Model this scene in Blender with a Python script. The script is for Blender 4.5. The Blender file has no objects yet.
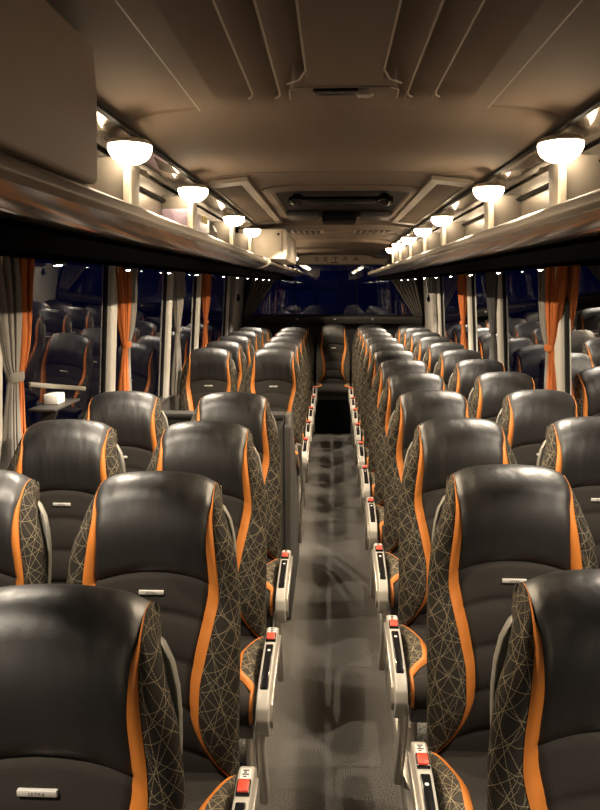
import bpy, math, random
from mathutils import Vector, noise
random.seed(7)
S = bpy.context.scene
COL = S.collection
PI = math.pi

# ------------------------------------------------------------------ helpers
def lin_tab(tab, t):
    if t <= tab[0][0]: return tab[0][1]
    for (a, va), (b, vb) in zip(tab, tab[1:]):
        if t <= b: return va+(vb-va)*(t-a)/(b-a)
    return tab[-1][1]
def lerp_tab(tab, t):
    """smooth curve through the table (Hermite, finite-difference tangents)"""
    n = len(tab)
    if t <= tab[0][0]: return tab[0][1]
    if t >= tab[-1][0]: return tab[-1][1]
    def tan(i):
        if i == 0 or i == n-1: return 0.0 if n < 3 else ((tab[1][1]-tab[0][1])/(tab[1][0]-tab[0][0]) if i == 0 else (tab[-1][1]-tab[-2][1])/(tab[-1][0]-tab[-2][0]))
        d0 = (tab[i][1]-tab[i-1][1])/(tab[i][0]-tab[i-1][0]); d1 = (tab[i+1][1]-tab[i][1])/(tab[i+1][0]-tab[i][0])
        return 0.0 if d0*d1 <= 0 else 2*d0*d1/(d0+d1)
    for i in range(n-1):
        a, va = tab[i]; b, vb = tab[i+1]
        if t <= b:
            h = b-a; k = (t-a)/h; m0, m1 = tan(i), tan(i+1)
            return (2*k**3-3*k*k+1)*va+(k**3-2*k*k+k)*h*m0+(-2*k**3+3*k*k)*vb+(k**3-k*k)*h*m1
    return tab[-1][1]

class MB:
    def __init__(s): s.v = []; s.f = []; s.uv = {}; s.mi = []
    def add(s, vs, fs):
        n = len(s.v); s.v += [tuple(p) for p in vs]; s.f += [tuple(i+n for i in f) for f in fs]
    def box(s, x0, x1, y0, y1, z0, z1):
        s.add([(x0,y0,z0),(x1,y0,z0),(x1,y1,z0),(x0,y1,z0),(x0,y0,z1),(x1,y0,z1),(x1,y1,z1),(x0,y1,z1)],
              [(0,3,2,1),(4,5,6,7),(0,1,5,4),(1,2,6,5),(2,3,7,6),(3,0,4,7)])
        return s
    def prism_y(s, prof, y0, y1, closed=True):      # profile in (x,z), run along y
        n = len(prof)
        vs = [(x,y0,z) for x,z in prof]+[(x,y1,z) for x,z in prof]
        fs = [(i,(i+1)%n,(i+1)%n+n,i+n) for i in range(n if closed else n-1)]
        if closed: fs += [tuple(range(n))[::-1], tuple(range(n,2*n))]
        s.add(vs, fs); return s
    def prism_x(s, prof, x0, x1):                   # profile in (y,z), run along x
        n = len(prof)
        vs = [(x0,y,z) for y,z in prof]+[(x1,y,z) for y,z in prof]
        fs = [(i,(i+1)%n,(i+1)%n+n,i+n) for i in range(n)]+[tuple(range(n))[::-1], tuple(range(n,2*n))]
        s.add(vs, fs); return s
    def grid(s, rows, closed=False):
        m = len(rows[0]); vs = [p for r in rows for p in r]; fs = []
        for i in range(len(rows)-1):
            for j in range(m if closed else m-1):
                k = (j+1) % m
                fs.append((i*m+j, i*m+k, (i+1)*m+k, (i+1)*m+j))
        s.add(vs, fs); return s
    def tube(s, pts, r, n=8, ry=None, up=(0,0,1)):
        ry = ry or r; P = [Vector(p) for p in pts]; rows = []
        for i, p in enumerate(P):
            d = (P[min(i+1,len(P)-1)]-P[max(i-1,0)]).normalized()
            u = Vector(up)
            if abs(d.dot(u)) > .95: u = Vector((1,0,0))
            a = d.cross(u).normalized(); b = a.cross(d)
            rows.append([tuple(p+a*r*math.cos(t)+b*ry*math.sin(t)) for t in [2*PI*k/n for k in range(n)]])
        base = len(s.v); s.grid(rows, True)
        s.f.append(tuple(base+k for k in range(n))[::-1])
        s.f.append(tuple(base+(len(P)-1)*n+k for k in range(n)))
        return s
    def ellipsoid(s, c, r, lat0=-90, lat1=90, nl=10, nm=24):
        rows = []
        for i in range(nl+1):
            la = math.radians(lat0+(lat1-lat0)*i/nl)
            rows.append([(c[0]+r[0]*math.cos(la)*math.cos(2*PI*k/nm), c[1]+r[1]*math.cos(la)*math.sin(2*PI*k/nm), c[2]+r[2]*math.sin(la)) for k in range(nm)])
        s.grid(rows, True); return s
    def build(s, name, mat, parent=None, smooth=True, angle=38, bevel=0, seg=2, uvf=None, recalc=True, uvs=None):
        me = bpy.data.meshes.new(name); me.from_pydata(s.v, [], s.f)
        if recalc:
            import bmesh
            b = bmesh.new(); b.from_mesh(me); (None if uvs else bmesh.ops.remove_doubles(b, verts=b.verts, dist=1e-5))
            bmesh.ops.recalc_face_normals(b, faces=b.faces)
            if bevel: bmesh.ops.bevel(b, geom=[e for e in b.edges if len(e.link_faces)==2 and e.calc_face_angle(0) > .5], offset=bevel, segments=seg, affect='EDGES', clamp_overlap=True, profile=.5)
            b.to_mesh(me); b.free()
        if uvf:
            L = me.uv_layers.new(name='UVMap')
            for lo in me.loops:
                L.data[lo.index].uv = uvf(me.vertices[lo.vertex_index].co)
        if uvs:
            L = me.uv_layers.new(name='UVMap')
            for lo in me.loops: L.data[lo.index].uv = uvs[lo.vertex_index]
        if smooth:
            for p in me.polygons: p.use_smooth = True
            me.set_sharp_from_angle(angle=math.radians(angle))
        me.materials.append(mat)
        o = bpy.data.objects.new(name, me); COL.objects.link(o)
        if parent: o.parent = parent
        return o

def tag(o, label=None, cat=None, group=None, kind=None):
    if label: o['label'] = label
    if cat: o['category'] = cat
    if group: o['group'] = group
    if kind: o['kind'] = kind
    return o
def thing(name, label, cat, loc=(0,0,0), group=None):
    o = bpy.data.objects.new(name, None); COL.objects.link(o); o.location = loc; o.empty_display_size = .1
    return tag(o, label, cat, group)
def struct(o): o['kind'] = 'structure'; return o
def copy_tree(o, parent=None):
    c = o.copy(); COL.objects.link(c)
    if parent: c.parent = parent
    for ch in list(o.children): copy_tree(ch, c)
    return c
def text_mesh(s, size, depth=0):
    cu = bpy.data.curves.new('t', 'FONT'); cu.body = s; cu.size = size; cu.align_x = 'CENTER'; cu.align_y = 'CENTER'; cu.extrude = depth; cu.space_character = 1.25
    o = bpy.data.objects.new('t', cu); COL.objects.link(o)
    bpy.context.view_layer.update()
    me = bpy.data.meshes.new_from_object(o.evaluated_get(bpy.context.evaluated_depsgraph_get()))
    bpy.data.objects.remove(o); return me

def arc_uv(rows, off=0, from_end=False):
    out = []; acc_v = 0; mid = len(rows[0])//3
    for i, r in enumerate(rows):
        if i: acc_v += (Vector(r[mid])-Vector(rows[i-1][mid])).length
        L = [0]
        for p, q in zip(r, r[1:]): L.append(L[-1]+(Vector(q)-Vector(p)).length)
        ref = L[mid]*0
        out += [(l-ref+off+r[0][0]*(1 if r[0][0] > 0 else -1), acc_v) for l in L]
    return out

# ------------------------------------------------------------------ materials
def mat(name, col, rough=.5, metal=0, spec=.5, **k):
    m = bpy.data.materials.new(name); m.use_nodes = True
    b = m.node_tree.nodes['Principled BSDF']
    b.inputs['Base Color'].default_value = (*col, 1); b.inputs['Roughness'].default_value = rough
    b.inputs['Metallic'].default_value = metal; b.inputs['Specular IOR Level'].default_value = spec
    for kk, v in k.items(): b.inputs[kk.replace('_', ' ')].default_value = v
    return m
def nd(m, t, **k):
    n = m.node_tree.nodes.new(t)
    for a, v in k.items(): setattr(n, a, v)
    return n
def ln(m, a, b): m.node_tree.links.new(a, b)
def add_noise(m, scale=(1,1,1), nscale=100, strength=.2, dist=.001, col2=None, detail=3, lo=.35, hi=.65, coord='Object'):
    b = m.node_tree.nodes['Principled BSDF']
    tc = nd(m, 'ShaderNodeTexCoord'); mp = nd(m, 'ShaderNodeMapping'); mp.inputs['Scale'].default_value = scale
    ln(m, tc.outputs[coord], mp.inputs[0])
    no = nd(m, 'ShaderNodeTexNoise'); no.inputs['Scale'].default_value = nscale; no.inputs['Detail'].default_value = detail
    ln(m, mp.outputs[0], no.inputs['Vector'])
    bu = nd(m, 'ShaderNodeBump'); bu.inputs['Strength'].default_value = strength; bu.inputs['Distance'].default_value = dist
    ln(m, no.outputs['Fac'], bu.inputs['Height'])
    prev = b.inputs['Normal'].links
    if prev: ln(m, prev[0].from_socket, bu.inputs['Normal'])
    ln(m, bu.outputs[0], b.inputs['Normal'])
    if col2:
        mr = nd(m, 'ShaderNodeMapRange'); mr.inputs[1].default_value = lo; mr.inputs[2].default_value = hi
        mx = nd(m, 'ShaderNodeMix', data_type='RGBA')
        ln(m, no.outputs['Fac'], mr.inputs[0]); ln(m, mr.outputs[0], mx.inputs[0])
        mx.inputs[6].default_value = b.inputs['Base Color'].default_value; mx.inputs[7].default_value = (*col2, 1)
        ln(m, mx.outputs[2], b.inputs['Base Color'])
    return m

M = {}
M['leather'] = mat('black_leather', (.010,.0092,.0086), .48, spec=.85)
add_noise(M['leather'], (1,1,.10), 20, .55, .010, detail=1.5)      # soft vertical creases
add_noise(M['leather'], (1,1,1), 420, .16, .0015, detail=2)        # grain
M['orange'] = add_noise(mat('orange_leather', (.56,.185,.032), .45), (1,1,1), 500, .12, .001)
M['fabric'] = add_noise(mat('charcoal_fabric', (.042,.037,.033), .9, spec=.1), (1,1,1), 900, .35, .0015, col2=(.024,.022,.020))
M['shell'] = mat('grey_plastic_shell', (.23,.22,.19), .42)
M['shell_dark'] = mat('dark_plastic_shell', (.045,.042,.04), .45)
M['grip'] = mat('grey_grip_recess', (.13,.125,.115), .5)
M['silver'] = add_noise(mat('silver_paint', (.46,.43,.385), .32, metal=.6), (1,1,1), 60, .03, .001)
M['console_top'] = mat('pale_console_plastic', (.44,.415,.37), .35)
M['black_gloss'] = mat('black_gloss_panel', (.008,.008,.009), .16)
M['red'] = mat('red_belt_button', (.72,.07,.04), .4)
M['tag'] = mat('brushed_nameplate', (.80,.78,.74), .35, metal=.3)
M['ink'] = mat('dark_lettering', (.05,.04,.035), .6)
M['ink_gold'] = mat('bronze_lettering', (.14,.085,.045), .5, metal=.3)
M['sticker'] = mat('paper_sticker', (.75,.73,.68), .6)
M['ceiling'] = add_noise(mat('beige_headliner', (.215,.175,.138), .72, spec=.25), (1,1,1), 260, .12, .001)
M['ceiling_trim'] = mat('beige_moulding', (.42,.36,.29), .5)
M['header'] = mat('pale_rear_header', (.66,.57,.44), .55)
M['vent'] = mat('beige_vent_frame', (.29,.245,.195), .5)
M['seam'] = mat('seam_shadow_gap', (.05,.04,.032), .8)
M['cream'] = mat('cream_plastic', (.62,.55,.45), .45)
M['cupboard'] = add_noise(mat('taupe_cupboard', (.50,.42,.34), .6), (1,1,1), 260, .1, .001)
M['rail'] = mat('brushed_aluminium_rail', (.25,.22,.185), .42, metal=.5)
M['rackpanel'] = mat('gloss_grey_rack_panel', (.22,.19,.16), .13, metal=.7)
M['rackback'] = add_noise(mat('brushed_rack_back', (.20,.175,.145), .38, metal=.75), (1,.02,1), 400, .25, .0006)
M['cove'] = mat('dark_gloss_cove', (.30,.26,.22), .14, metal=.75)
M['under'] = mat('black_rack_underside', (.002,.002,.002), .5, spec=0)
M['partition'] = mat('grey_partition', (.17,.15,.125), .5)
M['pillar'] = mat('pale_pillar', (.62,.60,.55), .5)
M['wall'] = mat('dark_grey_side_panel', (.075,.07,.066), .6)
M['rear'] = mat('dark_rear_panel', (.03,.03,.034), .6)
M['rubber'] = mat('black_rubber', (.012,.012,.012), .7)
M['dark'] = mat('black_panel', (.006,.006,.006), .6, spec=.1)
M['guard'] = add_noise(mat('grey_guard_panel', (.085,.08,.074), .5), (1,1,1), 300, .1, .001)
M['curt_grey'] = add_noise(mat('grey_curtain_fabric', (.25,.235,.215), .9, spec=.1), (1,1,.2), 300, .3, .002)
M['curt_orange'] = add_noise(mat('rust_orange_curtain_fabric', (.50,.15,.045), .85, spec=.15), (1,1,.2), 300, .3, .002)
M['curt_dark'] = add_noise(mat('charcoal_curtain_fabric', (.11,.11,.112), .9, spec=.1), (1,1,.2), 300, .3, .002)

# carpet
m = mat('speckled_aisle_carpet', (.030,.028,.026), .95, spec=.1)
add_noise(m, (1,1,1), 250, 1.0, .007, col2=(.35,.325,.29), detail=8, lo=.40, hi=.68); M['carpet'] = m
M['platform'] = add_noise(mat('dark_platform_floor', (.02,.02,.02), .8), (1,1,1), 200, .3, .002)

# stitched pattern: straight pale threads crossing at several angles (UV in metres)
def stitch(name, base, thread, rough=.85):
    m = mat(name, base, rough, spec=.2); b = m.node_tree.nodes['Principled BSDF']
    uv = nd(m, 'ShaderNodeUVMap'); acc = None
    wob = nd(m, 'ShaderNodeTexNoise'); wob.inputs['Scale'].default_value = 9; wob.inputs['Detail'].default_value = 0
    ln(m, uv.outputs[0], wob.inputs['Vector'])
    sep = nd(m, 'ShaderNodeSeparateXYZ'); ln(m, uv.outputs[0], sep.inputs[0])
    def math_(op, a, c=None):
        n = nd(m, 'ShaderNodeMath', operation=op)
        for i, q in enumerate((a, c)):
            if q is None: continue
            if isinstance(q, (int, float)): n.inputs[i].default_value = q
            else: ln(m, q, n.inputs[i])
        return n.outputs[0]
    for ang, per, ph, w in ((28,0.0395,.1,0.00068),(-33,0.0437,.4,0.00068),(62,0.0420,.7,0.00062),(-58,0.0512,.25,0.00062),(12,0.0697,.55,0.00062),(-14,0.0764,.15,0.00062),(47,0.0798,.5,0.00055),(-45,0.0739,.85,0.00055)):
        c, s_ = math.cos(math.radians(ang)), math.sin(math.radians(ang))
        d = math_('ADD', math_('MULTIPLY', sep.outputs[0], c), math_('MULTIPLY', sep.outputs[1], s_))
        d = math_('ADD', d, math_('MULTIPLY', wob.outputs['Fac'], .0035 if ang > 0 else -.0035))
        fr = math_('FRACT', math_('ADD', math_('DIVIDE', d, per), ph))
        a = math_('MULTIPLY', math_('ABSOLUTE', math_('SUBTRACT', fr, .5)), per)
        on = math_('LESS_THAN', a, w)
        # broken into stitches
        e = math_('ADD', math_('MULTIPLY', sep.outputs[0], -s_), math_('MULTIPLY', sep.outputs[1], c))
        st = math_('GREATER_THAN', math_('FRACT', math_('MULTIPLY', e, 190)), .22)
        on = math_('MULTIPLY', on, st)
        acc = on if acc is None else math_('MAXIMUM', acc, on)
    mx = nd(m, 'ShaderNodeMix', data_type='RGBA'); ln(m, acc, mx.inputs[0])
    mx.inputs[6].default_value = (*base, 1); mx.inputs[7].default_value = (*thread, 1)
    ln(m, mx.outputs[2], b.inputs['Base Color'])
    add_noise(m, (1,1,1), 900, .3, .0012)
    return m
M['stitch'] = stitch('gold_stitched_fabric', (.024,.021,.017), (.25,.205,.13))
M['stitch_lit'] = stitch('gold_stitched_fabric_lit', (.05,.043,.033), (.38,.31,.19))  # same stitched fabric, paler: strong light on the cushions put into colour

def emis(name, col, s):
    m = bpy.data.materials.new(name); m.use_nodes = True; b = m.node_tree.nodes['Principled BSDF']
    b.inputs['Base Color'].default_value = (*col, 1); b.inputs['Emission Color'].default_value = (*col, 1); b.inputs['Emission Strength'].default_value = s
    return m
M['lamp'] = emis('warm_lamp_diffuser', (1,.80,.55), 23)
M['spot'] = emis('reading_light_lens', (1,.90,.76), 60)

# night glass, double glazed: strong mirror at grazing view, see-through otherwise
m = bpy.data.materials.new('night_window_glass'); m.use_nodes = True; nt = m.node_tree; nt.nodes.clear()
out = nd(m, 'ShaderNodeOutputMaterial'); mix = nd(m, 'ShaderNodeMixShader'); fr = nd(m, 'ShaderNodeFresnel'); fr.inputs[0].default_value = 1.95
tr = nd(m, 'ShaderNodeBsdfTransparent'); tr.inputs[0].default_value = (.55,.6,.62,1); gl = nd(m, 'ShaderNodeBsdfGlossy'); gl.inputs['Roughness'].default_value = .012; gl.inputs['Color'].default_value = (.9,.92,.95,1)
ln(m, fr.outputs[0], mix.inputs[0]); ln(m, tr.outputs[0], mix.inputs[1]); ln(m, gl.outputs[0], mix.inputs[2]); ln(m, mix.outputs[0], out.inputs[0])
M['glass'] = m

# ------------------------------------------------------------------ seat geometry
ZT = 1.38            # crest of the backrest above the aisle floor
XE = [(0,.169),(.03,.177),(.05,.185),(.08,.196),(.115,.207),(.195,.230),(.33,.243),(.5,.247),(.82,.247)]
XCt = [(0,.161),(.03,.161),(.075,.153),(.15,.151),(.24,.156),(.275,.156),(.34,.146),(.44,.126),(.52,.115),(.585,.114),(.64,.128),(.69,.162),(.73,.212),(.75,.238),(.80,.240)]
XOt = [(0,.1625),(.03,.165),(.075,.166),(.15,.175),(.24,.186),(.275,.187),(.34,.177),(.44,.157),(.52,.145),(.585,.145),(.64,.158),(.69,.190),(.73,.232),(.75,.2445),(.80,.2455)]
SEAMS = [.258,.362,.478,.592,.708,.83]
R_ = .060
ROWS = [(R_*(1-math.sin(math.radians(p))), R_*(1-math.cos(math.radians(p)))) for p in range(140, 0, -9)] + [(R_+(.80-R_)*i/64, 0) for i in range(65)]
def ybase(d): return -.045-.165*(d/.8)
def bulge(d):
    return .022*math.exp(-((d-.13)/.09)**2) + .020*math.exp(-((d-.58)/.14)**2) - .008*math.exp(-((d-.30)/.05)**2)
def bolst(d): return lerp_tab([(0,.0),(.06,.006),(.2,.022),(.4,.045),(.6,.055),(.72,.04),(.8,.015)], d)
def zrow(d, x): return ZT-d-(.030-.012*math.exp(-d/.06))*(min(abs(x),.2)/.165)**2-.5*max(0,abs(x)-.2)**1.0*math.exp(-d/.08)
def crestdrop(d, over): return over*2.1*math.exp(-d/.05)
def widths(d, back):
    xc, xo = lerp_tab(XCt, d), lerp_tab(XOt, d)
    xe = lerp_tab(XE, d+.03)
    xo = min(xo, xe-.004); xc = min(xc, xo-.001)
    if back > R_: 
        k = (back-R_)/R_; xe -= .012*k; xo = min(xo, xe-.002); xc = min(xc, xo-.001)
    return xc, xo, xe
def puff(d, x):
    if d < SEAMS[0]:
        return -.010*math.exp(-((d-SEAMS[0])/.012)**2)
    for a, b in zip(SEAMS, SEAMS[1:]):
        if a <= d <= b:
            t = (d-a)/(b-a); return .017*(math.sin(PI*t)**.38)-.011
    return 0
def centre_pt(d, back, t):
    xc, xo, xe = widths(d, back); x = t*xc
    groove = -.007*math.exp(-((1-abs(t))*xc/.006)**2)
    zc = -.016*abs(t)**7*math.exp(-d/.05)
    fwd = bulge(d)+puff(d, x)*(1-.3*abs(t)**4)+groove + .010*(abs(t)**3)*(1 if d > .1 else d/.1)
    return (x, ybase(d)+back-fwd, zrow(d, x)+zc)
def back_depth(d, back): return max(.012, .105-back)
def bolster_row(d, back, s):
    xc, xo, xe = widths(d, back); b = bolst(d)+bulge(d)*.8; D = back_depth(d, back); row = []
    for k in range(15):
        th = PI/2*k/14
        q = k/14; x = xo+(xe-xo)*(math.sin(min(1, q/.62)*PI/2)**.8 if k else 0)-(.034*((q-.62)/.38)**1.3*min(1, d/.12+.15) if q > .62 else 0)
        f = -D+(b+D)*max(0, math.cos(th))**.62
        if k == 0: f -= .008
        row.append((s*x, ybase(d)+back-f, zrow(d, x)-.016*math.exp(-d/.05)-crestdrop(d, max(0, x-xo))))
    return row
def stripe_row(d, back, s):
    xc, xo, xe = widths(d, back); b = bolst(d)+bulge(d)*.8; row = []
    c0 = -centre_pt(d, back, 1)[1]+ybase(d)+back
    for k in range(7):
        t = k/6; x = xc+(xo-xc)*t
        f = c0+(b-.006-c0)*t+.007*math.sin(PI*t)
        row.append((s*x, ybase(d)+back-f, zrow(d, x)-.016*math.exp(-d/.05)))
    return row

def build_seat(name, a, aisle, centre=False, bench=False):
    """a = side on which the aisle lies (+1 / -1); aisle: has the belt console"""
    root = thing(name, 'x', 'seat')
    # headrest leather & fabric centre
    mb = MB(); NT = 37
    mb.grid([[centre_pt(d, bk, -1+2*j/(NT-1)) for j in range(NT)] for d, bk in ROWS if d <= SEAMS[0]+.006 or bk > 0])
    mb.build('headrest', M['leather'], root, angle=80)
    mb = MB(); rr = [SEAMS[0]+(.80-SEAMS[0])*i/70 for i in range(71)]
    mb.grid([[centre_pt(d, 0, -1+2*j/(NT-1)) for j in range(NT)] for d in rr])
    fab = mb.build('backrest', M['fabric'], root, angle=80)
    for s in (1, -1):
        mb = MB(); mb.grid([stripe_row(d, bk, s) for d, bk in ROWS]); mb.build('piping', M['orange'], root, angle=80)
        mb = MB(); rws = [bolster_row(d, bk, s) for d, bk in ROWS]; mb.grid(rws)
        mb.build('side_bolster', M['stitch'], root, angle=80, uvs=arc_uv(rws, .37*s))
    # back shell
    mb = MB(); rows = []
    ncr = len([1 for d, bk in ROWS if bk > 1e-6])
    for i, (d, bk) in enumerate(ROWS):
        e1 = bolster_row(d, bk, 1)[-1]; ex = e1[0]-.001; r = [(e1[0], e1[1], e1[2])]
        if i < ncr:
            k = i/ncr; dd = .024+(R_-.024)*k; y0_ = ybase(dd)+.104; h = .006+.024*k; z0_ = zrow(dd, 0)
        else: dd = d; y0_ = e1[1]; h = .030; z0_ = zrow(d, 0)
        for j in range(17):
            t = 1-2*j/16; x = ex*math.copysign(abs(t)**.8, t)
            r.append((x, y0_+h*(1-abs(t)**4), z0_-(zrow(d, 0)-zrow(d, ex))*t*t-.012*math.exp(-d/.05)*abs(t)**7))
        r.append((-e1[0], e1[1], e1[2])); rows.append(r)
    mb.grid(rows)
    xb = widths(.8, 0)[2]
    mb.build('back_shell', M['shell_dark'], root, angle=80)
    # name plate
    yb = centre_pt(.308, 0, 0)[1]
    mb = MB(); mb.box(-.034, .034, yb-.007, yb+.002, ZT-.314, ZT-.3025)
    pl = mb.build('nameplate', M['tag'], root, bevel=.002)
    o = bpy.data.objects.new('lettering', SETRA); COL.objects.link(o); o.parent = pl; o.location = (0, yb-.0076, ZT-.3085); o.rotation_euler = (PI/2, 0, 0)
    # hand grip on the aisle-side shoulder
    if not centre:
        pth = [(.140,.080),(.160,.088),(.184,.108),(.201,.138),(.212,.180),(.217,.225),(.218,.275),(.216,.325),(.211,.37)]
        P3 = [(a*x, ybase(d)+.098-.008*math.sin(PI*i/8), ZT-d) for i, (x, d) in enumerate(pth)]
        mb = MB(); mb.tube(P3, .0040, 10, ry=.012, up=(0,1,0)); g = mb.build('grab_handle', M['shell'], root, angle=60)
        mb = MB()
        inn = [(a*min(x-.012, .19), ybase(d)+.085, ZT-d) for x, d in pth]
        rows = [[(p[0], p[1]+.004, p[2]), (q[0], q[1], q[2]), (q[0], q[1]+.01, q[2])] for p, q in zip(P3, inn)]
        mb.grid(rows); mb.build('grip_recess', M['grip'], g, angle=60)
    # cushion
    def cw(v):   # v 0 rear .. 1 front
        xc = lerp_tab([(0,.236),(.10,.225),(.25,.190),(.5,.158),(.7,.160),(.88,.205),(1,.230)], v)
        return xc, min(xc+.024, .242)
    CR = [(-.17-.42*i/40, .605-.004*math.sin(PI*i/40), i/40) for i in range(41)] + [(-.59-.055*math.sin(math.radians(q)), .605-.055*(1-math.cos(math.radians(q))), 1) for q in range(10, 131, 12)] + [(-.622,.505,1)]
    def cpt(y, z, v, x, nose=0):
        k = 0
        if v < 1:
            t = (v*3) % 1; k = .010*math.sin(PI*t)**.5-.006
        return (x, y, z+k)
    mb = MB(); rows = []
    for y, z, v in CR:
        xc, xo = cw(v); rows.append([cpt(y, z-.006*math.exp(-((1-abs(t))*xc/.006)**2), v, t*xc) for t in [-1+2*j/20 for j in range(21)]])
    mb.grid(rows); mb.build('seat_cushion', M['fabric'], root, angle=70)
    for s in (1, -1):
        mb = MB(); rows = []; rs = []
        for y, z, v in CR:
            xc, xo = cw(v); h = .022*math.sin(PI*min(1, max(0, v*.9+.08)))
            rows.append([(s*(xo+(.247-xo)*math.sin(PI/2*k/10)**.8 if k else s*xo/s), y, z-.08*(1-math.cos(PI/2*k/10)**.7)*(1 if v < 1 else max(.12, (z-.505)/.1))+h) for k in range(11)])
            rows[-1] = [(s*abs(p[0]), p[1], p[2]) for p in rows[-1]]
            rs.append([(s*(xc+(xo-xc)*k/5), y, z+h*(k/5)+.005*math.sin(PI*k/5)) for k in range(6)])
        mb.grid(rows); mb.build('cushion_bolster', M['stitch_lit'], root, angle=80, uvs=arc_uv(rows, .2*s))
        mb = MB(); mb.grid(rs); mb.build('cushion_piping', M['orange'], root, angle=80)
    mb = MB(); mb.prism_x([(-.10,.56),(-.10,.46),(-.30,.42),(-.60,.44),(-.622,.505),(-.60,.545),(-.2,.56)], -.238, .238); mb.build('seat_pan', M['shell_dark'], root, bevel=.008)
    # legs
    if centre:
        mb = MB(); mb.box(-.235, .235, -.58, .05, .02, .44); mb.build('base_box', M['dark'], root, bevel=.01)
    else:
        for q in (1, -1):
            mb = MB(); x = a*(.205 if q == 1 else -.17)
            mb.prism_x([(-.16,.455),(-.50,.455),(-.47,.38),(-.40,.30),(-.385,.19),(-.43,.155),(-.12,.155),(-.19,.19),(-.23,.30),(-.20,.40)], x-.018, x+.018)
            mb.build('leg', M['silver'], root, bevel=.006)
    xa = a*.279
    if aisle:
        prof = [(-.27,.672),(-.30,.682),(-.45,.675),(-.60,.655),(-.665,.640),(-.700,.612),(-.712,.575),(-.700,.530),(-.672,.500),(-.640,.500),(-.622,.530),(-.60,.565),(-.50,.590),(-.27,.600),(-.255,.635)]
        mb = MB(); mb.prism_x(prof, xa-.021, xa+.021); con = mb.build('belt_console', M['console_top'], root, bevel=.007, seg=3)
        mb = MB(); mb.prism_x([(-.29,.655),(-.45,.650),(-.60,.632),(-.67,.61),(-.692,.565),(-.66,.52),(-.64,.545),(-.60,.585),(-.45,.612),(-.29,.618)], xa+a*.018 if a > 0 else xa-.031, xa+.031 if a > 0 else xa-.018)
        mb.build('side_cover', M['silver'], con, bevel=.004)
        mb = MB(); mb.prism_x([(-.412,.668),(-.42,.6835),(-.60,.662),(-.640,.652),(-.652,.635),(-.64,.625),(-.42,.64)], xa-.013, xa+.013); mb.build('control_panel', M['black_gloss'], con, bevel=.004)
        mb = MB(); mb.prism_x([(-.345,.66),(-.345,.690),(-.395,.686),(-.395,.66)], xa-.017, xa+.017); bk = mb.build('buckle_housing', M['black_gloss'], con, bevel=.003)
        mb = MB(); mb.prism_x([(-.350,.68),(-.352,.6945),(-.390,.6910),(-.392,.68)], xa-.014, xa+.014); mb.build('buckle_button', M['red'], bk, bevel=.003)
        mb = MB(); mb.prism_x([(-.298,.68),(-.298,.6835),(-.334,.6820),(-.334,.68)], xa-.013, xa+.013); stk = mb.build('sticker', M['sticker'], con)
        mb = MB()
        for i, (u, w) in enumerate(((-.302,.008),(-.309,.005),(-.316,.009),(-.324,.006))): mb.box(xa-w, xa+w-.003*(i % 2), u-.0045, u, .6820, .6842-.0004*i)
        mb.build('print', M['ink'], stk)
        mb = MB(); mb.ellipsoid((xa, -.455, .6785), (.006,.006,.003), 0, 90, 4, 14); mb.build('recline_button', M['tag'], con)
        # strut down from console to the rail
        mb = MB(); mb.prism_x([(-.63,.56),(-.705,.56),(-.66,.40),(-.58,.24),(-.54,.160),(-.44,.160),(-.52,.27),(-.60,.42)], xa-.014-a*.012, xa+.014-a*.012); mb.build('strut', M['silver'], root, bevel=.008, seg=3)
    elif not centre and not bench:
        mb = MB(); mb.prism_x([(-.10,.80),(-.10,.76),(-.44,.735),(-.47,.755),(-.45,.785)], xa-.014-a*.008, xa+.014-a*.008); arm = mb.build('armrest', M['shell_dark'], root, bevel=.008, seg=3)
    return root

SETRA = text_mesh('SETRA', .0085); SETRA.name = 'lettering'; SETRA.materials.append(M['ink'])

masters = {}
def get(kind, a):
    key = (kind, a)
    if key not in masters:
        masters[key] = build_seat('coach_seat', a, kind == 'aisle', kind == 'centre', kind == 'bench'); return masters[key]
    return copy_tree(masters[key])
ORD = ['front', 'second', 'third', 'fourth', 'fifth', 'sixth', 'seventh', 'eighth', 'ninth', 'tenth', 'eleventh', 'rearmost']
PIT = .782
def seat(kind, a, x, y, label, group):
    o = get(kind, a); o.location = (x, y, 0); tag(o, label, 'seat', group); return o
RY = [1.345+PIT*k for k in range(12)]; RY[0] = 1.310
LA = [1.195, 2.003, 2.79, 3.58]
for k, y in enumerate(RY):
    lab = f'black and orange aisle seat in the right-hand block, {ORD[k]} row counted from the camera'
    if k == 0: lab = 'nearest right-hand coach seat, cut by the lower right corner of the photo'
    if k == 1: lab = 'large coach seat right of the aisle, just behind the one in the lower right corner'
    seat('aisle' if k < 11 else 'bench', -1, {0: .524, 1: .520, 2: .508}.get(k, .503), y, lab, 'aisle seats right of the gangway')
for k, y in enumerate(RY):
    if k < 1: continue
    yy = y+.045
    lab = f'black and orange seat along the right windows, {ORD[k]} row counted from the camera'
    if k == 2: lab = 'window-side coach seat cut by the right photo edge, beside the third right aisle seat'
    seat('window', -1, 1.048 if k != 1 else 1.066, yy, lab, 'window seats right of the gangway')
for k, y in enumerate(LA):
    lab = f'black and orange aisle seat left of the gangway, {ORD[k]} row, before the stairwell'
    if k == 0: lab = 'nearest left-hand coach seat, large black leather headrest in the lower left corner'
    if k == 1: lab = 'large coach seat left of the aisle, just behind the one in the lower left corner'
    if k == 3: lab = 'aisle seat with stitched side bolster right beside the grey stairwell guard panel'
    seat('aisle', 1, {0: -.482, 1: -.490}.get(k, -.487), y, lab, 'aisle seats left of the gangway')
for k, y in enumerate(LA):
    if k < 1: continue
    lab = ['', 'window-side coach seat cut by the left photo edge, only its orange-piped right side showing', 'left window seat of the third row, next to the grey and orange curtain', 'left window seat directly in front of the stairwell bulkhead'][k]
    seat('window', 1, -1.03, y+.01, lab, 'window seats left of the gangway')
LB = [6.16+.770*j for j in range(6)]
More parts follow.
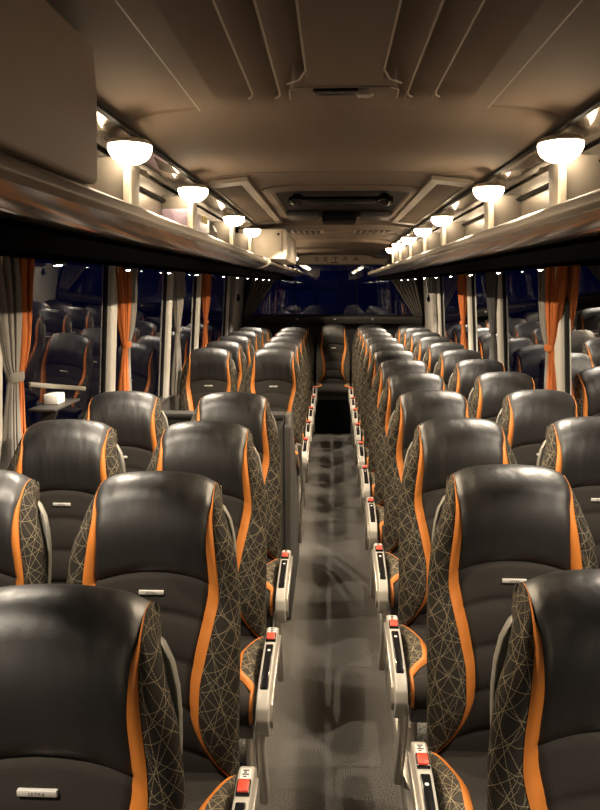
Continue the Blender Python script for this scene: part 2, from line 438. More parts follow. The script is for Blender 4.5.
for j, y in enumerate(LB):
    w = ['first','second','third','fourth','fifth','rearmost'][j]
    seat('aisle' if j < 5 else 'bench', 1, -.487, y, f'coach seat on the aisle in the left rear block, {w} row past the stairwell', 'aisle seats left of the gangway')
    seat('window', 1, -1.03, y+.02, f'coach seat by the left windows in the rear block, {w} row behind the stairwell', 'window seats left of the gangway')
cs = seat('centre', 1, .012, 9.99, 'single coach seat at the far end of the aisle, under the blue rear window', None)

cs.scale = (.92, 1, 1)
# ------------------------------------------------------------------ shell of the coach
WX0, WX1 = 1.375, 1.300      # glass plane at z=.95 and z=2.06 (leans in at the top)
def wx(z): return WX0+(WX1-WX0)*(z-.95)/1.11
YF, YR = -1.6, 10.62
mb = MB()
mb.prism_y([(-1.42,-.05),(1.42,-.05),(1.42,.15),(.272,.15),(.272,0),(-.272,0),(-.272,.15),(-1.42,.15)], YF, YR)
fl = mb.build('floor', M['carpet'], smooth=False); struct(fl); 
n_trim = 0
def trim(mb, m, **k):
    global n_trim; n_trim += 1
    return struct(mb.build(f'trim_{n_trim}', m, **k))
for s, (y0, y1) in ((1,(YF,10.2)), (-1,(YF,4.0)), (-1,(5.35,10.2))):
    mb = MB(); mb.prism_y([(s*.258,.145),(s*.262,.172),(s*.295,.176),(s*.30,.152),(s*.274,.15),(s*.274,.05),(s*.262,.05)], y0, y1); trim(mb, M['silver'], bevel=.003)
# side walls: below and above the windows
for s, nm in ((-1,'wall_left'), (1,'wall_right')):
    mb = MB()
    mb.prism_y([(s*1.352,.15),(s*1.352,.97),(s*1.335,.985),(s*1.335,1.0),(s*1.38,1.0),(s*1.45,.9),(s*1.45,.15)], YF, YR)
    struct(mb.build(nm, M['wall'], smooth=False))
    mb = MB(); mb.prism_y([(s*1.30,2.06),(s*1.36,2.06),(s*1.36,2.50),(s*1.31,2.50)], YF, YR)
    trim(mb, M['wall'], smooth=False)
# pillars
PY = [-.30, 1.25, 2.80, 4.36, 5.90, 7.18, 9.25]
pn = 0
for s in (-1, 1):
    for k, y in enumerate(PY):
        mb = MB(); w = .075
        z0, z1 = .985, 2.06
        for yy0, yy1, dx in ((y-w, y+w, .035),):
            mb.add([(s*(wx(z0)-dx),yy0+.02,z0),(s*(wx(z0)-dx),yy1-.02,z0),(s*(wx(z0)+.02),yy1,z0),(s*(wx(z0)+.02),yy0,z0),
                    (s*(wx(z1)-dx),yy0+.02,z1),(s*(wx(z1)-dx),yy1-.02,z1),(s*(wx(z1)+.02),yy1,z1),(s*(wx(z1)+.02),yy0,z1)],
                   [(0,3,2,1),(4,5,6,7),(0,1,5,4),(1,2,6,5),(2,3,7,6),(3,0,4,7)])
        trim(mb, M['pillar'], bevel=.012)
# windows
wn = 0
for s in (-1, 1):
    ed = PY+[9.75]
    for y0, y1 in zip([YF]+PY, ed):
        wn += 1
        a, b = y0+.075, y1-.075
        if b-a < .2: continue
        if y0 == YF: a = YF
        mb = MB(); t = .018
        def quad(ya, yb, za, zb, dx0, dx1):
            mb.add([(s*(wx(za)+dx0),ya,za),(s*(wx(za)+dx0),yb,za),(s*(wx(zb)+dx0),yb,zb),(s*(wx(zb)+dx0),ya,zb),
                    (s*(wx(za)+dx1),ya,za),(s*(wx(za)+dx1),yb,za),(s*(wx(zb)+dx1),yb,zb),(s*(wx(zb)+dx1),ya,zb)],
                   [(0,3,2,1),(4,5,6,7),(0,1,5,4),(1,2,6,5),(2,3,7,6),(3,0,4,7)])
        quad(a, b, 1.0, 1.02, -.012, .012); quad(a, b, 2.04, 2.06, -.012, .012); quad(a, a+t, 1.02, 2.04, -.012, .012); quad(b-t, b, 1.02, 2.04, -.012, .012)
        wo = struct(mb.build(f'window_{wn}', M['rubber'], smooth=False))
        mb = MB(); quad(a+t, b-t, 1.02, 2.04, 0, .0)
        mb.v = mb.v[:4]; mb.f = [(0,1,2,3)]
        mb.build('pane', M['glass'], wo, smooth=False)
# pale rear side panels with a hammer each
for s in (-1, 1):
    mb = MB(); z0, z1 = .985, 2.06
    y0, y1 = 9.68, YR
    mb.add([(s*(wx(z0)-.05),y0,z0),(s*(wx(z0)-.05),y1,z0),(s*(wx(z0)+.02),y1,z0),(s*(wx(z0)+.02),y0,z0),
            (s*(wx(z1)-.05),y0,z1),(s*(wx(z1)-.05),y1,z1),(s*(wx(z1)+.02),y1,z1),(s*(wx(z1)+.02),y0,z1)],
           [(0,3,2,1),(4,5,6,7),(0,1,5,4),(1,2,6,5),(2,3,7,6),(3,0,4,7)])
    trim(mb, M['pillar'], bevel=.01)
    x = s*(wx(1.74)-.062)
    mb = MB(); mb.box(x-.012, x+.012, 9.90, 9.93, 1.68, 1.78); mb.box(x-.02, x+.02, 9.87, 9.96, 1.70, 1.74)
    hm = mb.build('emergency_hammer', M['dark'], bevel=.005); tag(hm, 'small black emergency hammer on the pale panel by the rear ' + ('left' if s < 0 else 'right') + ' window', 'hammer')
# rear wall with window
mb = MB()
mb.box(-1.42, 1.42, 10.62, 10.70, -.05, 1.46); mb.box(-1.42, 1.42, 10.62, 10.70, 2.20, 2.50)
mb.box(-1.42,-1.18,10.62,10.70,1.46,2.20); mb.box(1.18,1.42,10.62,10.70,1.46,2.20)
struct(mb.build('wall_back', M['rear'], smooth=False))
mb = MB(); mb.prism_x([(10.62,1.40),(10.62,1.47),(10.48,1.46),(10.46,1.435),(10.50,1.36),(10.62,1.36)], -1.25, 1.25); trim(mb, M['guard'], bevel=.006)
for i, x in enumerate((-.50, .03, .56)):
    mb = MB(); mb.ellipsoid((x, 10.466, 1.425), (.020,.010,.013), -90, 90, 6, 14)
    o = mb.build('sill_stud', M['tag']); tag(o, ['left','middle','right'][i]+' silver stud on the ledge below the rear window', 'stud')
mb = MB(); mb.box(-1.18,1.18,10.64,10.66,1.46,1.485); mb.box(-1.18,1.18,10.64,10.66,2.175,2.20); mb.box(-1.18,-1.16,10.64,10.66,1.485,2.175); mb.box(1.16,1.18,10.64,10.66,1.485,2.175); mb.box(.33,.345,10.64,10.66,1.485,2.175)
wo = struct(mb.build('window_20', M['rubber'], smooth=False))
mb = MB(); mb.add([(-1.16,10.65,1.485),(1.16,10.65,1.485),(1.16,10.65,2.175),(-1.16,10.65,2.175)], [(0,1,2,3)]); mb.build('pane', M['glass'], wo, smooth=False)
# dark front end behind the camera
mb = MB(); mb.box(-1.42, 1.42, YF-.06, YF, -.05, 2.5); struct(mb.build('wall_front', M['dark'], smooth=False))

# ------------------------------------------------------------------ ceiling
def ztab(y): return lin_tab([(-2,2.325),(1.845,2.325),(2.32,2.302),(2.90,2.322),(5.1,2.322),(6.5,2.332),(7.1,2.325),(9.0,2.325),(10.6,2.31)], y)
ys = [YF,-.5,.5,1.2,1.84,1.846,1.85,1.862,1.87,2.0,2.2,2.35,2.45,2.7,2.88,2.892,2.904,3.2,3.5,4.2,4.9,5.1,5.12,5.20,5.22,6.2,6.22,6.3,6.32,6.9,7.12,7.14,7.24,7.26,8.0,8.44,8.46,8.56,8.58,9.8,YR]
notch = {1.85:.008,1.862:.008,2.892:.005,5.12:-.022,5.20:-.022,7.14:-.024,7.24:-.024,8.46:-.024,8.56:-.024,6.22:-.01,6.3:-.01}
prof = [(0,0),(.2,-.001),(.333,-.004),(.339,-.004),(.36,-.006),(.44,-.013),(.49,-.022),(.515,-.034),(.532,-.050),(.62,-.056),(.75,-.05)]
prof = [(-x,z) for x,z in prof[:0:-1]]+prof
mb = MB(); mb.grid([[(x+.02, y, ztab(y)+z+notch.get(y,0)*(1 if abs(x) < .5 else .2)+(.035 if abs(x) < .335 and y < 1.845 else 0)) for x, z in prof] for y in ys])
# roof skin above
mb.prism_y([(-1.36,2.50),(1.36,2.50),(1.36,2.54),(-1.36,2.54)], YF, YR)
struct(mb.build('ceiling', M['ceiling'], angle=20, recalc=False))
# rear header with lettering
mb = MB(); mb.prism_x([(10.60,2.18),(10.60,2.36),(10.42,2.36),(10.36,2.30),(10.40,2.185)], -.78, .80)
hd = trim(mb, M['header'], bevel=.01)
t = text_mesh('S E T R A', .085, .002); t.materials.append(M['ink_gold'])
tl = bpy.data.objects.new('lettering', t); COL.objects.link(tl); tl.parent = hd; tl.location = (.05, 10.370, 2.250); tl.rotation_euler = (PI/2+.335, 0, 0); tl.scale = (1.45, 1, 1)
mb = MB(); mb.box(-.035, .065, 10.383, 10.395, 2.198, 2.212); mb.build('emblem', M['ink_gold'], hd, bevel=.003)

# grooved moulded panel over the front of the aisle
z0 = 2.310
def gz(ax):   # recess depth against |x|
    if ax < .050: return 0
    for a, b in ((.078,.137),(.140,.197),(.200,.285)):
        if a-.003 <= ax < a: return .026*(ax-a+.003)/.003
        if a <= ax <= b: return .026*(1-((ax-a)/(b-a))**1.2)
    return 0
cx = .020
xs = sorted(set([round(-.340+.68*i/340, 4) for i in range(341)]))
pan = thing('ceiling_panel', 'beige moulded ceiling panel with long grooves at the top of the photo', 'ceiling panel', (cx, 0, z0))
mb = MB(); rows = []
yy = [-1.4, .3, .9, 1.3, 1.45, 1.50, 1.52, 1.54, 1.56, 1.58, 1.60, 1.64, 1.66, 1.68, 1.70, 1.71, 1.72, 1.74, 1.845]
for y in yy:
    r = []
    for x in xs:
        ye = 1.52 if abs(x) < .100 else (1.52+.17*(abs(x)-.1)/.02 if abs(x) < .12 else 1.69)
        e = 1 if y <= ye else max(0, 1-(y-ye)/.05)
        r.append((x, y, gz(abs(x))*e))
    rows.append(r)
mb.grid(rows)
mb.grid([[(-.340,-1.4,0),(-.340,1.845,0)],[(-.343,-1.4,.02),(-.343,1.848,.02)]]); mb.grid([[(.340,-1.4,0),(.340,1.845,0)],[(.343,-1.4,.02),(.343,1.848,.02)]]); mb.grid([[(-.340,1.845,0),(.340,1.845,0)],[(-.343,1.85,.02),(.343,1.85,.02)]])
mb.build('moulding', M['ceiling'], pan, angle=25)
for sg in (-1, 1):
    for ax, ye in ((.078,1.52),(.140,1.69),(.200,1.69)):
        mb = MB(); mb.tube([(sg*(ax-.002),-1.4,.0005),(sg*(ax-.002),ye,.0005)]+([(sg*(ax+.012),ye+.06,.0005),(sg*(ax+.04),ye+.10,.001)] if ax < .1 else [(sg*(ax+.003),ye+.03,.0005),(sg*(ax+.012),ye+.045,.001)]), .0022, 6); mb.build('ridge', M['ceiling_trim'], pan)
    mb = MB(); mb.tube([(sg*.340,-1.4,.002),(sg*.340,1.843,.002)], .0028, 6); mb.build('panel_edge', M['ceiling_trim'], pan)
mb = MB()
pts = [(-.118,1.735,-.001),(-.116,1.66,-.002),(-.095,1.63,-.003)]+[(.095,1.63,-.003),(.116,1.66,-.002),(.118,1.735,-.001)]
mb.tube(pts, .0016, 8, ry=.0016); mb.build('handle_surround', M['ceiling_trim'], pan)
mb = MB(); mb.box(-.066, .030, 1.650, 1.690, -.006, .002); mb.build('handle_slot', M['black_gloss'], pan, bevel=.004)
mb = MB(); mb.box(.030, .055, 1.658, 1.684, -.012, .002); mb.ellipsoid((.048,1.671,-.010), (.016,.013,.005)); mb.build('latch', M['tag'], pan, bevel=.003)

# roof hatch
hz = 2.318
ha = thing('roof_hatch', 'dark oval roof hatch with black bars in the middle of the ceiling', 'roof hatch', (.033, 4.03, hz))
def rrect(hx, hy, r, z, n=8):
    p = []
    for cxs, cys, a0 in ((1,1,0),(-1,1,90),(-1,-1,180),(1,-1,270)):
        for k in range(n+1):
            a = math.radians(a0+90*k/n); p.append((cxs*(hx-r)+r*math.cos(a), cys*(hy-r)+r*math.sin(a), z))
    return p
mb = MB(); mb.grid([rrect(.36,.78,.16,.012), rrect(.355,.775,.16,-.004), rrect(.31,.70,.14,-.014), rrect(.30,.69,.14,-.002)], True)
mb.build('hatch_frame', M['ceiling'], ha, angle=30)
mb = MB(); mb.grid([rrect(.30,.69,.14,-.004), rrect(.29,.67,.14,-.001), rrect(.02,.02,.01,-.001)], True); mb.build('lid', M['dark'], ha, angle=30)
mb = MB(); mb.tube([(-.24,-.50,-.03),(.24,-.50,-.03)], .022, 12, ry=.016); mb.ellipsoid((-.2,-.5,-.03),(.035,.04,.03)); mb.ellipsoid((.2,-.5,-.03),(.035,.04,.03)); mb.build('locking_bar', M['black_gloss'], ha)
for s in (-1, 1):
    mb = MB(); mb.box(s*.12, s*.30, .30, .60, -.03, 0); mb.build('side_flap', M['shell_dark'], ha, bevel=.01)
mb = MB(); mb.box(-.10, .10, .34, .62, -.055, 0); mb.build('hatch_handle', M['dark'], ha, bevel=.01)
# rear air grille
g = thing('ceiling_grille', 'brown slotted grille pair in the rear part of the ceiling', 'grille', (.04, 6.1, 2.330))
for s in (-1, 1):
    mb = MB(); mb.box(s*.12, s*.42, -.22, .22, -.010, .004); fr_ = mb.build('grille_frame', M['ceiling_trim'], g, bevel=.004)
    for k in range(6):
        mb = MB(); x = s*(.145+.046*k); mb.box(x, x+s*.024, -.19, .19, -.017, -.013); mb.build('slot', M['seam'], fr_)

# long side vents on the slope
for s in (-1, 1):
    v = thing('ceiling_vent', 'long louvred air vent in the sloping ceiling edge on the ' + ('left' if s < 0 else 'right'), 'vent', (.02, 0, 0))
    import math as _m
    p0 = Vector((s*.355, 0, 2.314)); p1 = Vector((s*.515, 0, 2.296)); nrm = Vector((-(p1.z-p0.z)*s*-1, 0, -abs(p1.x-p0.x))).normalized()
    nrm = Vector((-s*.11, 0, -.99)).normalized()
    def P(u, y, h): q = p0+(p1-p0)*u+nrm*h; return (q.x, y, q.z)
    ya, yb = 2.95, 4.95
    mb = MB()
    for (u0,u1,y0_,y1_) in ((0,.22,ya,yb),(.9,1,ya,yb),(.22,.9,ya,ya+.10),(.22,.9,yb-.10,yb)):
        mb.add([P(u0,y0_,0),P(u1,y0_,0),P(u1,y1_,0),P(u0,y1_,0),P(u0,y0_,.016),P(u1,y0_,.016),P(u1,y1_,.016),P(u0,y1_,.016)], [(0,3,2,1),(4,5,6,7),(0,1,5,4),(1,2,6,5),(2,3,7,6),(3,0,4,7)])
    mb.build('vent_frame', M['vent'], v, smooth=False)
    mb = MB(); mb.add([P(.2,ya+.1,.002),P(.92,ya+.1,.002),P(.92,yb-.1,.002),P(.2,yb-.1,.002)], [(0,1,2,3)]); mb.build('vent_backing', M['seam'], v, smooth=False)
    mb = MB()
    for k in range(9):
        u = .245+.075*k
        mb.add([P(u,ya+.1,.004),P(u+.03,ya+.1,.011),P(u+.03,yb-.1,.011),P(u,yb-.1,.004),P(u,ya+.1,.0),P(u+.03,ya+.1,.007),P(u+.03,yb-.1,.007),P(u,yb-.1,.0)], [(0,3,2,1),(4,5,6,7),(0,1,5,4),(1,2,6,5),(2,3,7,6),(3,0,4,7)])
    mb.build('louvre', M['ceiling_trim'], v, smooth=False)

# ------------------------------------------------------------------ luggage racks
def bulb(parent, col, watt, z, cone=165, blend=.35, r=.03, rot=(0,0,0)):
    l = bpy.data.lights.new('bulb', 'SPOT'); l.color = col; l.energy = watt; l.spot_size = math.radians(cone); l.spot_blend = blend; l.shadow_soft_size = r
    o = bpy.data.objects.new('bulb', l); COL.objects.link(o); o.parent = parent; o.location = (0,0,z); o.rotation_euler = rot; return o
WARM = (1,.80,.56)
LAMPY = {1:[1.85,2.67,3.78,4.57,5.41,6.23,6.97], -1:[1.835,2.65,3.73,4.56]}
ADDED_LAMPY = [6.25, 7.05, 7.85, 8.65, 9.35]  # unseen lamps added behind the cupboard to brighten the rear ceiling and header
def rack(s, y0, y1, xr, lampys, label, closed=False, zr=0):
    xr = xr*s*s
    r = thing('luggage_rack', label, 'luggage rack', (0, 0, 0))
    X = lambda x: s*(x+xr)
    mb = MB(); mb.prism_y([(X(.446),2.040+zr),(X(.450),2.058+zr),(X(.462),2.066+zr),(X(.485),2.062+zr),(X(.49),2.040+zr),(X(.475),2.030+zr),(X(.455),2.030+zr)], y0, y1); mb.build('front_rail', M['rail'], r, bevel=.003)
    mb = MB(); pr_ = [(X(.455+.115*t),2.0295+zr-.026*t+.012*math.sin(PI*t)*-1) for t in [i/10 for i in range(11)]]
    pr_ += [(x, z+.008) for x, z in pr_[::-1]]
    mb.prism_y(pr_, y0, y1); mb.build('gloss_panel', M['rackpanel'], r)
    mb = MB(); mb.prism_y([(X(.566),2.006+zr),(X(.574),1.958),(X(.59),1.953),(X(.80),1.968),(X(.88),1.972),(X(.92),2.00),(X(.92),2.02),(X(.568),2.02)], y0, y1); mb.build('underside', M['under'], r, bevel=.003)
    mb = MB(); mb.prism_y([(X(.92),1.995),(s*1.268,2.04),(s*1.268,2.055),(X(.92),2.02)], y0, y1); mb.build('outer_panel', M['wall'], r)
    if not closed:
        mb = MB(); mb.prism_y([(X(.665),2.035),(X(.655),2.245),(X(.69),2.245),(X(.69),2.035)], y0, y1); mb.prism_y([(X(.485),2.040),(X(.485),2.046),(X(.68),2.046),(X(.68),2.040)], y0, y1); mb.build('back_panel', M['rackback'], r)
        mb = MB(); mb.prism_y([(X(.648),2.190),(X(.640),2.197),(X(.650),2.206),(X(.656),2.200)], y0, y1); mb.build('hinge_bead', M['dark'], r)
        mb = MB(); cv = [(X(.535+.125*t),2.268-.014*t-.012*math.sin(PI*t)) for t in [i/8 for i in range(9)]]; cv += [(x, z+.006) for x, z in cv[::-1]]
        mb.prism_y(cv, y0, y1); mb.build('cove', M['cove'], r)
        mb = MB(); mb.prism_y([(X(.530),2.262),(X(.530),2.272),(X(.545),2.274),(X(.545),2.262)], y0, y1); mb.build('edge_bead', M['dark'], r)
        for y in lampys:
            mb = MB(); mb.prism_y([(X(.556),2.044),(X(.545),2.20),(X(.57),2.215),(X(.62),2.212),(X(.660),2.215),(X(.665),2.044)], y+.045, y+.135); pt = mb.build('partition', M['partition'], r, bevel=.004)
            mb = MB(); mb.prism_y([(X(.550),2.044),(X(.545),2.19),(X(.560),2.19),(X(.567),2.044)], y+.025, y+.046); mb.build('front_strip', M['cream'], pt, bevel=.002)
    else:
        mb = MB(); mb.prism_y([(X(.485),2.040),(X(.485),2.062),(X(.60),2.064),(X(.68),2.20),(X(.72),2.24),(X(.72),2.040)], y0, y1); mb.build('closed_lid', M['rackpanel'], r, bevel=.004)
        mb = MB(); cv = [(X(.535+.165*t),2.268-.02*t) for t in (0,.5,1)]; cv += [(x, z+.006) for x, z in cv[::-1]]; mb.prism_y(cv, y0, y1); mb.build('cove', M['cove'], r)
    return r
rack(1, YF, 7.25, 0, LAMPY[1], 'long open luggage rack with grey rail above the right-hand seats')
rack(1, 7.26, 9.75, 0, [], 'closed glossy rear end of the right luggage rack beside the blue window', True)
rack(-1, YF, 4.66, -.045, LAMPY[-1], 'open luggage rack with grey rail above the front left seats')
rack(-1, 4.74, 9.75, -.055, [], 'rear left luggage rack section carrying the beige cupboard', True)

WHERE = ['nearest','second','third','fourth','fifth','sixth','farthest']
lampm = None
for s in (1, -1):
    for i, y in enumerate(LAMPY[s]+(ADDED_LAMPY if s < 0 else [])):
        side = 'right' if s > 0 else 'left'
        w = WHERE[min(i, 6)] if not (s < 0 and i == 3) else 'farthest visible'
        lab = f'glowing half-moon lamp on the {side} luggage rack, {w} one from the camera'
        if s < 0 and i > 3: lab = ['first', 'second', 'third', 'fourth', 'rearmost'][i-4]+' added half-moon lamp, unseen behind the bright beige cupboard on the left rack'
        if lampm is None:
            lampm = thing('rack_lamp', lab, 'lamp')
            mb = MB(); mb.ellipsoid((0,0,0), (.052,.060,.040), -90, 6, 12, 28); mb.build('diffuser', M['lamp'], lampm, angle=80)
            mb = MB(); mb.grid([[((.052+.0017*q)*math.cos(2*PI*k/28), (.060+.002*q)*math.sin(2*PI*k/28), zz) for k in range(28)] for q, zz in ((0,.004),(0,.010),(-4,.016),(-28,.020))], True); mb.build('housing', M['cream'], lampm, angle=50)
            bl = bulb(lampm, WARM, 75, -.035, cone=116, blend=.5, r=.010, rot=(0,math.radians(34),0)); bl.location.x = -.043
            o = lampm
        else: o = copy_tree(lampm)
        o.location = ((.535 if s > 0 else -.490), y, 2.226); o.rotation_euler.z = 0 if s > 0 else PI; tag(o, lab, 'lamp', f'half-moon lamps along the {side} luggage rack')
# reading lights at the outer lower edge of the racks
spm = None
for s in (1, -1):
    n = 0
    for k in range(-2, 12):
        y = (2.36+.785*k) if s > 0 else (2.32+.785*k)
        y -= .0
        if y > 9.6: continue
        side = 'right' if s > 0 else 'left'
        od = (['nearest']+ORD[1:11]+['twelfth'])[n]; n += 1
        lab = f'tiny bright reading light under the {side} rack edge, {od} one counted from the camera'
        if spm is None:
            spm = thing('reading_light', lab, 'reading light')
            mb = MB(); mb.grid([[(rr_*math.cos(2*PI*q/18), rr_*1.3*math.sin(2*PI*q/18), zz) for q in range(18)] for rr_, zz in ((.020,.008),(.020,-.004),(.014,-.007),(.010,-.004))], True); mb.build('bezel', M['shell_dark'], spm, angle=50)
            mb = MB(); mb.ellipsoid((0,0,-.004), (.0105,.0135,.006), -90, 0, 5, 16); mb.build('lens', M['spot'], spm, angle=80)
            bulb(spm, (1,.86,.68), 62, -.014, cone=88, blend=.4, r=.012)
            o = spm
        else: o = copy_tree(spm)
        o.location = (s*(.855 if not (s < 0 and y > 4.7) else .80), y, 1.968); tag(o, lab, 'reading light', f'reading lights under the {side} rack')

# cupboards standing on the racks
def cupboard(prof_pts, y0, y1, label, depth_x0, depth_x1):
    c = thing('overhead_cupboard', label, 'cupboard', (0, 0, 0))
    mb = MB(); mb.prism_y(prof_pts, y0, y1); mb.build('body', M['cupboard'], c, bevel=.008, seg=3)
    return c
c = cupboard([(-.404,2.070),(-.398,2.22),(-.402,2.296),(-.60,2.255),(-.60,2.070)], -1.2, 1.30, 'big taupe overhead cupboard filling the upper left corner', 0, 0)
mb = MB(); mb.ellipsoid((-.399,.86,2.185), (.004,.03,.03)); mb.build('finger_recess', M['seam'], c)
c = cupboard([(.474,2.070),(.468,2.22),(.474,2.29),(.53,2.255),(.64,2.255),(.64,2.070)], -1.2, 1.345, 'taupe overhead cupboard just showing at the upper right edge', 0, 0)
mb = MB(); mb.ellipsoid((.469,.90,2.185), (.004,.03,.03)); mb.build('finger_recess', M['seam'], c)
c = thing('overhead_cupboard', 'bright beige cupboard standing on the rear left rack, behind the last lamp', 'cupboard', (0,0,0))
mb = MB(); mb.prism_y([(-.300,2.060),(-.290,2.10),(-.293,2.235),(-.305,2.25),(-.60,2.25),(-.60,2.060)], 4.755, 6.0); mb.v = [(x, y, z) for x, y, z in mb.v]; mb.build('body', M['cream'], c, bevel=.010, seg=3)
mb = MB(); mb.box(-.325,-.322,4.751,4.757,2.07,2.235); mb.build('door_gap', M['seam'], c)
mb = MB(); mb.ellipsoid((-.345,4.752,2.215),(.007,.004,.007)); mb.build('lock', M['dark'], c)

# added fill lights over the front gangway, behind the camera, brightening seats and cupboards
for i, x in enumerate((-.22, .26)):
    c = thing('fill_light', 'added warm fill light behind the camera, ' + ('left' if i == 0 else 'right') + ' one', 'lamp', (x, -.95, 2.335))
    mb = MB(); mb.box(-.15,.15,-.10,.10,0,.015); mb.build('fill_light_frame', M['ceiling_trim'], c, bevel=.005)
    mb = MB(); mb.box(-.13,.13,-.08,.08,-.004,.0); mb.build('diffuser', M['lamp'], c)
    bulb(c, WARM, 24, -.012, r=.08, cone=170)

# parcels in the left rack
p = thing('plastic_parcel', 'lavender plastic-wrapped parcel with yellow labels in the left rack', 'parcel', (-.565, 2.95, 2.047))
mb = MB(); N = 14
mb.box(-.055,.055,-.26,.16,0,.125)
pm = add_noise(mat('lavender_film', (.42,.33,.42), .28), (1,1,1), 30, .5, .01)
mb.build('wrapped_body', pm, p, bevel=.014, seg=3)
ym = mat('yellow_label', (.75,.55,.05), .5)
for (a0, a1, z0_, z1_) in ((-.255,-.17,.02,.05),(-.02,.10,.095,.120)):
    mb = MB(); mb.box(.0545,.0575,a0,a1,z0_,z1_); mb.build('yellow_label', ym, p)
p = thing('crumpled_bag', 'crumpled white plastic bag beside the lavender parcel in the left rack', 'bag', (-.560, 3.27, 2.047))
mb = MB(); rows = []
for i in range(22):
    la = -PI/2+PI*i/21; r = []
    for k in range(36):
        lo = 2*PI*k/36; v3 = Vector((math.cos(la)*math.cos(lo), math.cos(la)*math.sin(lo), math.sin(la)))
        n_ = 1+.22*noise.noise(v3*3.1)+.13*noise.noise(v3*8)
        r.append((v3.x*.055*n_, v3.y*.10*n_, .066+v3.z*.066*min(n_,1.0 if v3.z < 0 else 2)))
    rows.append(r)
mb.grid(rows, True); mb.build('bag_body', add_noise(mat('white_film', (.66,.62,.55), .3), (1,1,1), 50, .6, .01), p, angle=50)

# ------------------------------------------------------------------ curtains
def curtain(s, y, wtop, kind, label, flip=1, x=1.278, ztie=1.53):
    """flip=+1: gathered towards larger y"""
    c = thing('window_curtain', label, 'curtain', (s*x, y, .98))
    top = 2.015-.98; tie = ztie-.98
    def wid(z):
        if z > tie: return .10+(wtop-.10)*min(1, ((z-tie)/(top-tie)))**.62
        return .10+(.26-.10)*min(1, (tie-z)/.45)**.7
    def drape(u0, u1, nm, m, ph, amp):
        rows = []; NZ = 44; NU = 70
        for i in range(NZ+1):
            z = top*i/NZ; w = wid(z); r = []
            for j in range(NU+1):
                u = u0+(u1-u0)*j/NU; sq = min(1.2, w/.22)
                a = amp*(.5+.5*sq)*(.85+.3*math.sin(9*z+ph))
                ph2 = 2*PI*(u*5.0)+ph+.6*math.sin(3*z+ph)
                px = a*math.cos(ph2)*(1+.25*math.sin(2.3*ph2)) 
                bulgex = -.035*math.exp(-((z-tie)/.05)**2)
                yy = (u-.5)*w*1.0+.018*sq*math.sin(ph2*2)*.5 + flip*(.06*(1-abs(z-tie)/top))
                r.append((-s*(px*.7)+s*(.045*(1-z/top)), yy, z))
            rows.append(r)
        mb = MB(); mb.grid(rows)
        ob = mb.build(nm, m, c, angle=85)
        so = ob.modifiers.new('thick', 'SOLIDIFY'); so.thickness = .003
        return ob
    G, O, D = M['curt_grey'], M['curt_orange'], M['curt_dark']
    if kind == 'go': drape(0, .6, 'grey_drape', G, 0, .026); drape(.6, 1, 'orange_drape', O, 1.9, .024)
    elif kind == 'og': drape(0, .72, 'orange_drape', O, 0, .026); drape(.72, 1, 'grey_drape', G, 1.2, .024)
    elif kind == 'o': drape(0, 1, 'orange_drape', O, 0, .026)
    else: drape(0, 1, 'grey_drape', G if kind == 'g' else D, 0, .026)
    # tie band
    rows = []
    for k in range(25):
        a = 2*PI*k/24
        rows.append([(.030*math.cos(a)*q+s*.022, .060*math.sin(a)*q+flip*.06, tie+dz) for q, dz in ((.94,-.020),(1.04,-.012),(1.04,.012),(.94,.020))])
    mb = MB(); mb.grid(rows); mb.build('tie_band', O if kind in ('o','og') else (D if kind == 'd' else G), c, angle=60)
    return c
curtain(-1, 2.90, .46, 'go', 'grey and rust-orange tied curtain hanging at the left edge of the photo', 1)
curtain(-1, 4.55, .52, 'og', 'rust-orange tied curtain with pale grey edge on the left, beside the stairwell window', 1)
curtain(-1, 6.12, .40, 'g', 'grey tied curtain on the left, between the two rust-orange left curtains', 1)
curtain(-1, 7.50, .42, 'o', 'rust-orange tied curtain on the left wall, behind the grey one', 1)
curtain(-1, 9.45, .36, 'g', 'grey tied curtain next to the pale rear panel on the left', 1)
curtain(1, 4.42, .56, 'og', 'bright rust-orange tied curtain with grey edge, nearest one on the right', 1)
curtain(1, 6.02, .46, 'd', 'charcoal tied curtain on the right, behind the big rust-orange one', 1)
curtain(1, 7.42, .46, 'o', 'second rust-orange tied curtain on the right, beyond the charcoal curtain', 1)
curtain(1, 9.40, .36, 'g', 'grey tied curtain next to the pale rear panel on the right', 1)
# curtains of the rear window corners (drawn sideways)
for s in (-1, 1):
    c = thing('rear_curtain', 'dark grey curtain swept aside in the ' + ('left' if s < 0 else 'right') + ' corner of the rear window', 'curtain', (s*1.0, 10.52, 1.47))
    rows = []
    for i in range(31):
        z = .66*i/30; r = []
        wi = .10+.30*(z/.66)**.8; ctr = .15*(1-(z/.66)**1.3)
        for j in range(61):
            u = j/60
            r.append((s*(ctr+.10-wi*u), -.03+.022*math.cos(2*PI*u*6+.5*math.sin(5*z)), z))
        rows.append(r)
    mb = MB(); mb.grid(rows); ob = mb.build('drape', M['curt_grey'], c, angle=85); ob.modifiers.new('thick', 'SOLIDIFY').thickness = .003
    mb = MB(); mb.tube([(s*.26,-.02,.05),(s*.2,-.06,.045),(s*.12,-.05,.04)], .012, 8); mb.build('tie_band', M['curt_dark'], c)

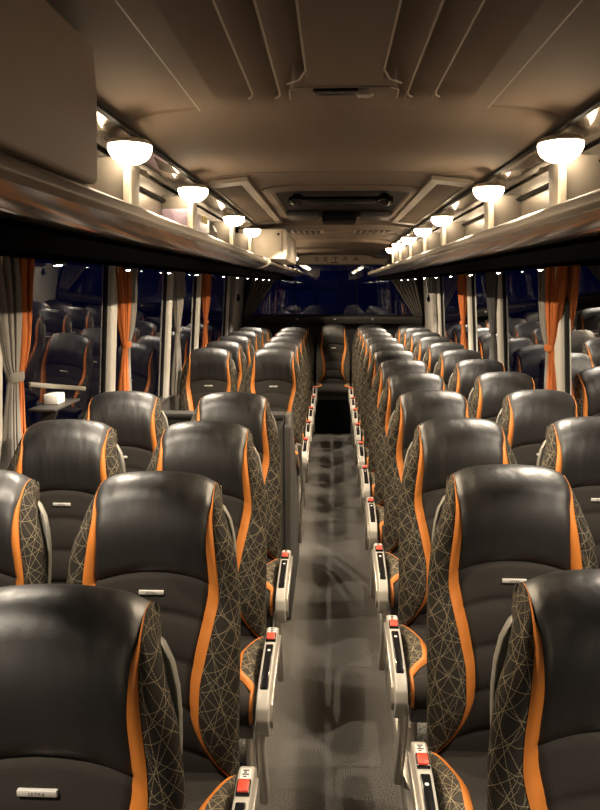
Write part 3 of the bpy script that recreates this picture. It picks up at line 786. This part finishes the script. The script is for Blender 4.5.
# ------------------------------------------------------------------ stairwell guard
gd = thing('stairwell_guard', 'dark grey guard panel running down beside the left aisle seat at the stairwell', 'guard panel', (0,0,0))
mb = MB(); mb.prism_x([(3.98,.0),(3.98,1.13),(4.02,1.19),(4.12,1.19),(4.22,1.12),(4.92,.48),(4.98,.40),(4.98,.0)], -.262, -.226); mb.build('side_panel', M['guard'], gd, bevel=.008)
mb = MB(); mb.box(-1.30,-.264,4.00,4.04,.15,1.17); mb.build('bulkhead', M['guard'], gd, bevel=.006)
mb = MB(); mb.box(-1.30,-.264,3.985,4.09,1.17,1.20); mb.build('top_ledge', M['shell_dark'], gd, bevel=.006)
for k in range(3):
    mb = MB(); mb.box(-1.24,-.66,3.988,3.999,1.06-.035*k,1.075-.035*k); mb.build('rib', M['silver'] if k == 0 else M['shell_dark'], gd, bevel=.003)
mb = MB(); mb.tube([(-.215,4.45,.93),(-.200,4.47,.92),(-.200,4.90,.53),(-.205,4.95,.42),(-.215,4.95,.12)], .012, 10); mb.build('handrail', M['silver'], gd)
for k in range(4):
    mb = MB(); mb.box(-.262, -.226, 4.02+.030*k, 4.027+.030*k, 1.184, 1.1915); mb.build('pale_stripe', M['shell'], gd)

# small white box on a dark tray by the left window
tr_ = thing('window_tray', 'small dark tray with pale bar under the left window', 'tray', (-1.25, 3.25, 1.36))
mb = MB(); mb.box(-.06,.06,-.16,.16,0,.012); mb.build('slab_top', M['shell_dark'], tr_, bevel=.004)
mb = MB(); mb.tube([(-.03,-.20,.125),(.02,.35,.03)], .007, 8, ry=.012); mb.build('pale_bar', M['shell'], tr_, bevel=.003)  # plain pale bar sloping along the glass
mb = MB(); mb.prism_y([(-.07,-.20),(-.06,0),(.02,0)], -.01, .01); mb.build('bracket', M['shell_dark'], tr_)
bx_ = MB(); bx_.box(-.035,.03,-.045,.045,0,.045); o = bx_.build('white_box', M['sticker'], bevel=.004); o.location = (-1.25, 3.25, 1.373); tag(o, 'small white box standing on the dark tray by the left window', 'box')

# ------------------------------------------------------------------ outside, seen through the rear window
dw = thing('depot_wall', 'dark blue depot wall with tall panels outside behind the rear window', 'wall', (0, 15, 0))
bm_ = mat('blue_depot_cladding', (.08,.15,.55), .6)
mb = MB(); mb.box(-9, 9, 0, .2, -1.2, 6); mb.build('cladding', bm_, dw)
pm2 = mat('pale_blue_door_panel', (.16,.25,.75), .5)
for x in (-1.15,-.72,-.28,1.5,1.95):
    for z in (1.3,1.85,2.4):
        mb = MB(); mb.box(x,x+.36,-.03,0,z,z+.48); mb.build('door_panel', pm2, dw, bevel=.01)
mb = MB(); mb.box(-30,30,-8,40,-1.3,-1.2); gr = mb.build('floor', mat('night_asphalt', (.03,.03,.035), .8)); struct(gr)

# ------------------------------------------------------------------ world, camera
w = bpy.data.worlds.new('night'); S.world = w; w.use_nodes = True
bg = w.node_tree.nodes['Background']; bg.inputs[0].default_value = (.10,.20,.75,1); bg.inputs[1].default_value = .05

F = 740.
phi = math.atan(120/F); psi = math.atan(33/F*math.cos(phi))
cd = bpy.data.cameras.new('camera'); cam = bpy.data.objects.new('camera', cd); COL.objects.link(cam)
cam.location = (0, 0, 1.9); cam.rotation_euler = (PI/2-phi, 0, psi)
cd.sensor_fit = 'HORIZONTAL'; cd.sensor_width = 36; cd.lens = F/600*36; cd.clip_start = .05
S.camera = cam
S.view_settings.view_transform = 'Standard'; S.view_settings.look = 'None'; S.view_settings.gamma = 1; S.view_settings.use_curve_mapping = False
S.view_settings.exposure = 0.0
